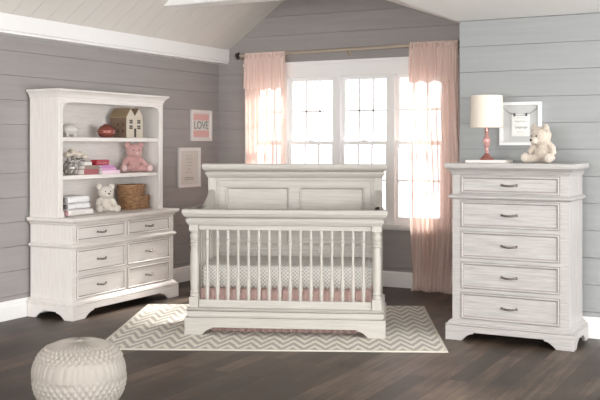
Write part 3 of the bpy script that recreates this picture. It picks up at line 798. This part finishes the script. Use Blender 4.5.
def pf_mat(c): return plain('picture_white', c, .5)
pfr = thing('picture_frame', 'square white frame with a hanging note on the wall above the chest', 'picture frame', (3.75, RY, 1.56))
def rect_frame(bm, w, h, t, d0, d1):
    """rectangular frame lying against a wall; x right, z up, y from d0 (wall) to d1 (front)"""
    box(bm, -w/2, w/2, d1, d0, h/2-t, h/2); box(bm, -w/2, w/2, d1, d0, -h/2, -h/2+t)
    box(bm, -w/2, -w/2+t, d1, d0, -h/2+t, h/2-t); box(bm, w/2-t, w/2, d1, d0, -h/2+t, h/2-t)
bm = B(); rect_frame(bm, .315, .325, .023, -.001, -.036); obj('frame', bm, pf_mat(srgb(240,240,240)), pfr, bevel=.002)
bm = B(); box(bm, -.135,.135,-.008,-.001,-.14,.14); obj('backing', bm, plain('pale_grey_backing', srgb(198,198,197), .8), pfr)
bm = B(); pts = [(-.134,-.02,.125)]+[(-.134+.268*t/12,-.02,.125-.065*math.sin(PI*t/12)**.8) for t in range(1,12)]+[(.134,-.02,.125)]; tube(bm, pts, .0018, 6); obj('string', bm, plain('grey_string', srgb(110,108,106), .7), pfr)
bm = B(); box(bm, -.068,.068,-.012,-.010,-.095,.070); note = obj('note_card', bm, plain('white_card', srgb(236,236,232), .8), pfr)
pegm = plain('grey_peg', srgb(90,88,86), .6)
for x in (-.045,.045):
    bm = B(); box(bm, x-.005,x+.005,-.026,-.010,.055,.080); obj('clothes_peg', bm, pegm, pfr)
def scribble(bm, x0, x1, z, amp, n, y, r=.0011, seed=0):
    pts = []
    K = n*8
    for k in range(K+1):
        t = k/K; pts.append((x0+(x1-x0)*t+amp*.5*math.sin(t*n*2*PI+1), y, z+amp*math.sin(t*n*2*PI)*(.6+.4*math.sin(t*n*2.3+seed))))
    tube(bm, pts, r, 4)
bm = B(); scribble(bm,-.03,.04,.045,.005,6,-.0125,.0007); scribble(bm,-.045,.045,.018,.008,7,-.0125,.0009,2); scribble(bm,-.04,.05,-.028,.011,7,-.0125,.0013,1); scribble(bm,-.03,.03,-.062,.003,8,-.0125,.0006)
obj('handwriting', bm, plain('grey_ink', srgb(120,118,116), .8), note)

# pictures on the left wall (front looks to +x)
def wallpic(label, y, z, w, h, t):
    r = thing('picture_frame', label, 'picture frame', (0, y, z), PI/2)
    bm = B(); rect_frame(bm, w, h, t, -.001, -.026); obj('frame', bm, pf_mat(srgb(232,228,226)), r, bevel=.002)
    return r
r = wallpic('small white frame with pink and white LOVE print, upper of two', -.355, 1.605, .385, .325, .028)
bm = B(); box(bm, -.165,.165,-.010,-.001,-.135,.135); ar = obj('art_print', bm, plain('white_art_paper', srgb(226,220,216), .7), r)
bm = B(); box(bm, -.148,.148,-.0115,-.010,.055,.12); box(bm, -.148,.148,-.0115,-.010,-.12,-.052); obj('pink_band', bm, plain('coral_pink_print', srgb(224,180,176), .8, noise=.25, nscale=90), ar)
cu = bpy.data.curves.new('love', 'FONT'); cu.body = 'LOVE'; cu.size = .115; cu.align_x = 'CENTER'; cu.align_y = 'CENTER'; cu.extrude = .0006; cu.offset = .002; cu.space_character = 1.0
to = bpy.data.objects.new('love_tmp', cu); COL.objects.link(to)
dg = bpy.context.evaluated_depsgraph_get(); me = bpy.data.meshes.new_from_object(to.evaluated_get(dg)); bpy.data.objects.remove(to)
me.transform(Matrix.Translation((0,-.0115,0)) @ Matrix.Rotation(PI/2,4,'X')); me.materials.clear(); me.materials.append(plain('sage_grey_print', srgb(150,160,152), .8))
lo = bpy.data.objects.new('lettering', me); COL.objects.link(lo); lo.parent = ar
r = wallpic('tall white frame with a pale grey print, lower of two', -.578, 1.168, .39, .41, .032)
bm = B(); box(bm, -.165,.165,-.010,-.001,-.175,.175); ar = obj('art_print', bm, plain('cream_art_paper', srgb(218,213,207), .7), r)
bm = B()
for (z, a, n, hw) in ((.12,.004,6,.05),(.09,.006,7,.07),(.055,.006,6,.05),(.02,.007,5,.06),(-.015,.006,5,.035),(-.05,.006,6,.06)): scribble(bm, -hw, hw, z, a, n, -.0105, .0011, z*50)
scribble(bm, -.08,.08,-.105,.008,9,-.0105,.0022); scribble(bm, -.08,.08,-.125,.006,9,-.0105,.0018)
obj('print_drawing', bm, plain('pencil_grey', srgb(140,134,130), .8), ar)

# ------------------------------------------------------------------ hutch contents (front looks to +x)
# top shelf: animal figurine
fg = thing('animal_figurine', 'white ceramic animal figurine at the left end of the top hutch shelf', 'figurine', (.20,-2.60,Z1), math.radians(75))
cer = plain('white_glazed_ceramic', srgb(214,210,204), .2, coat=.4)
bm = B(); ball(bm, (0,0,.067), (.075,.05,.052), 4)
for x in (-.038,.036):
    for y in (-.022,.022): tube(bm, [(x,y,0),(x,y,.035)], [.012,.015], 10)
tube(bm, [(.06,0,.062),(.082,0,.056),(.09,0,.055)], [.026,.018,.019], 12)
b_ = obj('body', bm, cer, fg); md = b_.modifiers.new('join','REMESH'); md.mode='VOXEL'; md.voxel_size=.004; md.use_smooth_shade=True
md = b_.modifiers.new('smooth','SMOOTH'); md.iterations = 4
for s in (-1,1):
    bm = B(); ball(bm, (.045,s*.026,.108), (.010,.006,.016), 2, Matrix.Rotation(s*.4,4,'X')); obj('ear', bm, cer, fg, smooth=True)
bm = B(); tube(bm, [(-.072,0,.07),(-.082,.004,.078),(-.086,0,.086),(-.08,-.004,.088)], .003, 6); obj('tail', bm, cer, fg, smooth=True)
# copper pot
pot = thing('round_pot', 'squat reddish brown round pot on the top hutch shelf', 'pot', (.22,-2.15,Z1))
cop = plain('oxblood_lustre', srgb(138,78,68), .25, .35, noise=.35, nscale=14)
bm = B(); lathe(bm, [(.03,0),(.05,.004),(.070,.025),(.077,.05),(.072,.078),(.052,.100),(.032,.108),(.026,.112),(.028,.118),(.022,.118),(.02,.108),(0,.10)],0,0,32); obj('body', bm, cop, pot, smooth=True)
bm = B(); 
for z, r_ in ((.042,.0775),(.062,.0775)): 
    tube(bm, [(r_*math.cos(a*2*PI/32), r_*math.sin(a*2*PI/32), z) for a in range(33)], .003, 6)
obj('relief_ring', bm, plain('pink_copper', srgb(196,128,116), .3, .3), pot, smooth=True)
# toy house
hs = thing('toy_house', 'small white twin-gabled house with brown wooden side on the top shelf', 'toy house', (.285,-1.83,Z1), PI/2)
wf = plain('weathered_white_wood', srgb(206,196,180), .7, noise=.06); br = plain('brown_wood_side', srgb(118,96,80), .7, noise=.2, nscale=30); rf = plain('tan_roof', srgb(146,126,100), .7, noise=.1)
hw, hd, ez, pz = .115, .19, .19, .262
bm = B(); prism(bm, [(-hw,0),(hw,0),(hw,ez),(hw*.5,pz),(0,ez+.005),(-hw*.5,pz),(-hw,ez)], lambda u,v:(u,0,v), lambda u,v:(u,.008,v)); fc = obj('facade', bm, wf, hs)
bm = B()
for s in (-1, 1): box(bm, *sorted((s*hw, s*(hw-.006))), .008, hd, 0, ez)
box(bm, -hw+.006, hw-.006, hd-.006, hd, 0, ez); box(bm, -hw+.006,hw-.006,.008,hd-.006,0,.006)
prism(bm, [(-hw,ez),(0,ez),(-hw*.5,pz-.004)], lambda u,v:(u,hd-.006,v), lambda u,v:(u,hd,v)); prism(bm, [(0,ez),(hw,ez),(hw*.5,pz-.004)], lambda u,v:(u,hd-.006,v), lambda u,v:(u,hd,v))
sd_ = obj('side_walls', bm, br, hs)
bm = B()
for c in (-hw*.5, hw*.5):
    for s in (-1,1):
        prism(bm, [(c,pz),(c+s*(hw*.5+(.008 if abs(c+s*hw*.5)>.05 else 0)),ez-(.010 if abs(c+s*hw*.5)>.05 else -.002)),(c+s*(hw*.5+(.008 if abs(c+s*hw*.5)>.05 else 0)),ez+(-.004 if abs(c+s*hw*.5)>.05 else .008)),(c,pz+.007)], lambda u,v:(u,.004,v), lambda u,v:(u,hd+.004,v))
obj('roof', bm, rf, hs)
dk = plain('dark_opening', srgb(48,42,38), .8)
for c in (-.058, .055):
    for z in (.080,.130):
        bm = B(); 
        for dxw in (-.012,.012): 
            for dz in (0,.018): box(bm, c+dxw-.009, c+dxw+.009, -.002, .001, z+dz, z+dz+.014)
        obj('window', bm, dk, fc)
bm = B(); box(bm, -.012,.014,-.003,.001,0,.085); obj('door', bm, plain('dark_door', srgb(58,50,46), .6), fc)
for yy in (.045,.10):
    for z in (.045,.105):
        bm = B(); box(bm, -hw-.0015, -hw+.001, yy-.012, yy+.012, z, z+.028); obj('side_window', bm, plain('dark_brown_window', srgb(92,74,60), .8), sd_)  # side windows, a darker brown than the wall
bm = B(); box(bm, -hw-.012, hw+.012, -.03, .0, 0, .006); obj('doorstep', bm, wf, hs)

# middle shelf: vase with roses
vz = thing('glass_vase', 'rounded silvery glass vase holding the white roses on the middle shelf', 'vase', (.21,-2.60,Z2)); vz.scale = (1.2,1.2,1.15)
vg = plain('silvery_glass', srgb(176,170,164), .12, .3, trans=.3)
bm = B(); lathe(bm, [(.030,0),(.036,.004),(.050,.025),(.056,.05),(.050,.078),(.038,.094),(.040,.104),(.036,.104),(.034,.094),(.046,.076),(.052,.05),(.046,.026),(.03,.008),(0,.006)],0,0,24)
obj('bowl', bm, vg, vz, smooth=True)
bm = B()
for k in range(8):
    a = k*PI/4
    tube(bm, [(.051*math.cos(a+t*.9)*(1-.1*abs(t-.5)), .051*math.sin(a+t*.9)*(1-.1*abs(t-.5)), .018+.066*t) for t in [i/8 for i in range(9)]], .0035, 6)
obj('swirled_ribs', bm, plain('white_glass_rib', srgb(224,220,214), .2), vz, smooth=True)
pet = plain('ivory_petal', srgb(226,216,202), .8, noise=.05); lf = plain('olive_leaf', srgb(92,92,70), .7); stm = plain('dark_stem', srgb(72,66,50), .7)
def rose_(label, loc, tip, r, seed):
    t = thing('rose', label, 'flower', loc, 0, 'white roses in the glass vase')
    rnd = random.Random(seed)
    d = Vector(tip)-Vector(loc)
    bm = B(); tube(bm, [(0,0,0),(d.x*.35,d.y*.35,d.z*.6),(d.x,d.y,d.z)], .0025, 6); obj('stem', bm, stm, t, smooth=True)
    bm = B()
    for layer, (n, rr, lift) in enumerate(((3,.35,.5),(5,.65,.25),(6,1.0,0))):
        for k in range(n):
            a = 2*PI*k/n+layer*.6+rnd.random()*.3
            verts = []
            for i in range(5):
                u = -1+2*i/4; colm = []
                for j in range(5):
                    v = j/4
                    ang = a+u*.62*(1 if layer else 1.1)
                    rad = r*rr*(.25+.75*math.sin(v*PI*.62))*(1+.08*math.cos(u*2))
                    z = r*(-.55+lift*.6+1.1*v*(1-.25*u*u))*(1 if layer < 2 else .75)
                    colm.append(bm.verts.new((d.x+rad*math.cos(ang), d.y+rad*math.sin(ang), d.z+z)))
                verts.append(colm)
            for a_, b_ in zip(verts, verts[1:]):
                for j in range(4): bm.faces.new((a_[j],a_[j+1],b_[j+1],b_[j]))
    ball(bm, (d.x,d.y,d.z-.1*r), r*.45, 2)
    obj('bloom', bm, pet, t, smooth=True)
    bm = B()
    for s in (-1,1):
        c = Vector((d.x*.8,d.y*.8,d.z*.8)); e = c+Vector((s*.02*math.cos(seed),s*.035,-.004)); w = Vector((.010,0,.006))
        vs = [bm.verts.new(p) for p in (c, (c+e)/2+w, e, (c+e)/2-w)]; bm.faces.new(vs)
    l_ = obj('leaf', bm, lf, t); md = l_.modifiers.new('th','SOLIDIFY'); md.thickness = .001
heads = [(.22,-2.665,1.262,.024,'lowest white rose at the far left of the bouquet'),(.235,-2.625,1.275,.026,'white rose at the front left of the bouquet'),(.20,-2.60,1.292,.026,'topmost white rose in the middle of the bouquet'),
         (.23,-2.575,1.262,.024,'white rose at the front centre of the bouquet'),(.215,-2.535,1.270,.025,'white rose at the right of the bouquet'),(.225,-2.50,1.245,.022,'small white rose leaning out furthest right of the bouquet')]
for i, (x,y,z,r_,lb) in enumerate(heads):
    rose_(lb, (.21+(i-2.5)*.008, -2.60+(i%3-1)*.008, Z2+.014), (x+.015,-2.565+(y+2.585)*1.25,z+.050), r_*1.5, i+3)
# books on the middle shelf
rt = PI/2
book('book', 'dusty red book at the bottom of the left stack on the middle shelf', (.298,-2.53,Z2), rt+.06, .195,.19,.046, srgb(166,92,98))
book('book', 'taupe book lying on the dusty red book', (.292,-2.515,Z2+.0462), rt+.06, .18,.17,.030, srgb(150,132,120))
book('book', 'pale pink book at the bottom of the right stack on the middle shelf', (.302,-2.305,Z2), rt-.03, .235,.19,.030, srgb(240,212,226))
book('book', 'lilac book in the middle of the right stack on the middle shelf', (.296,-2.30,Z2+.0302), rt-.03, .19,.18,.024, srgb(214,160,198))
book('book', 'thin violet book on top of the right stack on the middle shelf', (.292,-2.30,Z2+.0544), rt-.03, .165,.17,.0218, srgb(196,140,190))
o = thing('trinket_box', 'small glossy red box lying on top of the stacked books', 'box', (.235,-2.255,Z2+.0766), PI/2)
rd = plain('glossy_red', srgb(176,40,56), .25, coat=.5)
bm = B(); loft(bm, -.08,.08,-.035,.035,[(-.004,0),(0,.004),(0,.026)],back=1); obj('body', bm, rd, o, bevel=.006, segs=3)
bm = B(); loft(bm, -.083,.083,-.038,.038,[(0,.0265),(0,.038),(-.006,.046),(-.02,.048)],back=1); obj('lid', bm, rd, o, bevel=.004, segs=3)
bm = B(); box(bm, 0,.07,0,.09,0,.030)
o = obj('notepad', bm, plain('white_paper_block', srgb(232,228,224), .8), None, loc=(.20,-2.49,Z2+.0766), bevel=.002); tag(o, 'small white paper block on the taupe book beside the roses', 'notepad')

# bottom: folded blankets
def blanket(label, loc, w, d, h, layers, col, edgecol, seed):
    t = thing('folded_blanket', label, 'blanket', loc, PI/2, 'folded blankets at the bottom of the hutch')
    th = h/layers*.90; path = []
    for k in range(layers):
        z = h*(k+.5)/layers
        xs = [0.012+(d-.024)*i/10 for i in range(11)]
        if k % 2 == 0: xs = xs[::-1]
        path += [(x, z+.0012*math.sin(x*60+seed+k)) for x in xs]
        if k < layers-1:
            sg = -1 if k % 2 == 0 else 1; xe = xs[-1]; rr = h/layers/2
            for q in range(1,6):
                a = -PI/2+PI*q/6; path.append((xe+sg*rr*math.cos(a), z+rr+rr*math.sin(a)))
    bm = B(); NY = 16; rows = []
    for j in range(NY+1):
        x = w*j/NY; rows.append([bm.verts.new((x+.002*math.sin(y*40+seed), y+.003*math.sin(x*30+z*100+seed), z+.0015*math.sin(x*50+y*30+seed))) for y, z in path])
    for a, b in zip(rows, rows[1:]):
        for i in range(len(path)-1): bm.faces.new((a[i],a[i+1],b[i+1],b[i]))
    m = plain('blanket_'+str(seed), col, .95, noise=.05, nscale=30, bump=.6, bscale=150)
    o = obj('folded_cloth', bm, m, t, smooth=True); md = o.modifiers.new('thickness','SOLIDIFY'); md.thickness = th; md.offset = 0
    bm = B(); tube(bm, [(-.012,.0,h*.5),(-.012,d,h*.5)], h*.34, 10); obj('patterned_edge', bm, plain('edge_'+str(seed), edgecol, .95, noise=.3, nscale=120), t, smooth=True)
blanket('cream and pink folded blanket at the bottom of the pile', (.315,-2.745,Z3), .30, .19, .055, 2, srgb(236,230,228), srgb(196,150,152), 1)
blanket('pale blue-white folded blanket in the middle of the pile', (.308,-2.742,Z3+.0555), .265, .185, .050, 2, srgb(234,234,236), srgb(120,112,112), 2)
blanket('white folded blanket on top of the pile', (.305,-2.740,Z3+.106), .255, .18, .060, 2, srgb(242,240,240), srgb(160,156,156), 3)
# woven baskets
def wicker_mat(name, c0, c1):
    m, nt, b, N, L = newmat(name)
    tc = N.new('ShaderNodeTexCoord'); n = N.new('ShaderNodeTexNoise'); mp = N.new('ShaderNodeMapping'); mp.inputs['Scale'].default_value = (25,25,140)
    L.new(tc.outputs['Object'], mp.inputs[0]); L.new(mp.outputs[0], n.inputs['Vector']); n.inputs['Scale'].default_value = 1
    r = N.new('ShaderNodeValToRGB'); r.color_ramp.elements[0].position=.35; r.color_ramp.elements[1].position=.65; r.color_ramp.elements[0].color=c0; r.color_ramp.elements[1].color=c1
    L.new(n.outputs['Fac'], r.inputs[0]); L.new(r.outputs[0], b.inputs['Base Color']); b.inputs['Roughness'].default_value=.7; return m
wk = wicker_mat('brown_wicker', srgb(128,92,62), srgb(190,150,112))
def basket(label, loc, rx, ry, h):
    t = thing('lidded_basket', label, 'basket', loc, 0, 'woven lidded baskets at the bottom of the hutch')
    def weave(z0, z1, R, NA=120):
        bm = B(); NR = max(6, int((z1-z0)/.0035)*2); rings = []
        for j in range(NR+1):
            z = z0+(z1-z0)*j/NR
            rings.append([bm.verts.new(((R+rx+.0016*math.sin(i*PI/3+(j//2)*PI)*(j%2))*math.copysign(abs(math.cos(2*PI*i/NA))**.7, math.cos(2*PI*i/NA)), (R+ry+.0016*math.sin(i*PI/3+(j//2)*PI)*(j%2))*math.copysign(abs(math.sin(2*PI*i/NA))**.7, math.sin(2*PI*i/NA)), z)) for i in range(NA)])
        for a, b in zip(rings, rings[1:]):
            for i in range(NA): bm.faces.new((a[i],a[(i+1)%NA],b[(i+1)%NA],b[i]))
        bm.faces.new(rings[0][::-1]); bm.faces.new(rings[-1]); return bm
    obj('basket_body', weave(0, h*.66, 0), wk, t, smooth=40)
    obj('basket_lid', weave(h*.665, h, .005), wk, t, smooth=40)
basket('larger brown woven basket, lower of the two', (.165,-1.690,Z3), .098, .160, .122)
basket('smaller brown woven basket, upper of the two', (.165,-1.730,Z3+.1225), .085, .145, .104)

# ------------------------------------------------------------------ light
w = bpy.data.worlds.new('world'); sc.world = w; w.use_nodes = True
bg = w.node_tree.nodes['Background']; bg.inputs[0].default_value = (0.985, 0.99, 1.0, 1); bg.inputs[1].default_value = 3.3
def area(name, loc, rot, sx_, sy_, power, col):
    l = bpy.data.lights.new(name, 'AREA'); l.shape = 'RECTANGLE'; l.size = sx_; l.size_y = sy_; l.energy = power; l.color = col
    o = bpy.data.objects.new(name, l); COL.objects.link(o); o.location = loc; o.rotation_euler = rot; return o
area('added_side_light', (7.95,-6.8,1.35), (0,PI/2+.15,0), 1.7, 3.4, 150, (1,1,.99))  # added area lamp for light from the right, its window is invented
area('added_side_light', (7.95,-3.3,1.35), (0,PI/2+.15,0), 1.7, 2.6, 95, (1,1,.99))  # second added lamp on the right, in an invented opening
area('added_rear_fill', (2.75,-10.95,1.4), (PI/2+.15,0,0), 3.4, 1.8, 180, (1,1,.99))  # added fill lamp behind the camera, no window known there
area('added_rear_fill', (6.2,-10.95,1.4), (PI/2,0,0), 2.3, 1.8, 115, (1,1,.99))  # second added rear fill, its opening is invented too
#area('daylight_back_window', (1.41,0.5,1.36), (-PI/2,0,0), 3.2, 2.2, 170, (1,.985,.97))
s = bpy.data.lights.new('sun', 'SUN'); s.energy = 13.0; s.angle = math.radians(7); s.color = (1,.965,.92)
so = bpy.data.objects.new('sun', s); COL.objects.link(so)
sd = Vector((-.20,-1,-.76)); so.rotation_euler = sd.to_track_quat('-Z','Y').to_euler()

# ------------------------------------------------------------------ camera
cam = bpy.data.cameras.new('camera'); co = bpy.data.objects.new('camera', cam); COL.objects.link(co)
co.location = (5.63,-8.715,1.4); co.rotation_euler = (PI/2, 0, math.radians(27.97))
cam.sensor_width = 36; cam.lens = 57; cam.shift_y = -55/600; cam.clip_start = .05
sc.camera = co
sc.view_settings.view_transform = 'Standard'; sc.view_settings.look = 'None'; sc.view_settings.gamma = 1; sc.view_settings.exposure = 0.04
sc.view_settings.use_curve_mapping = False
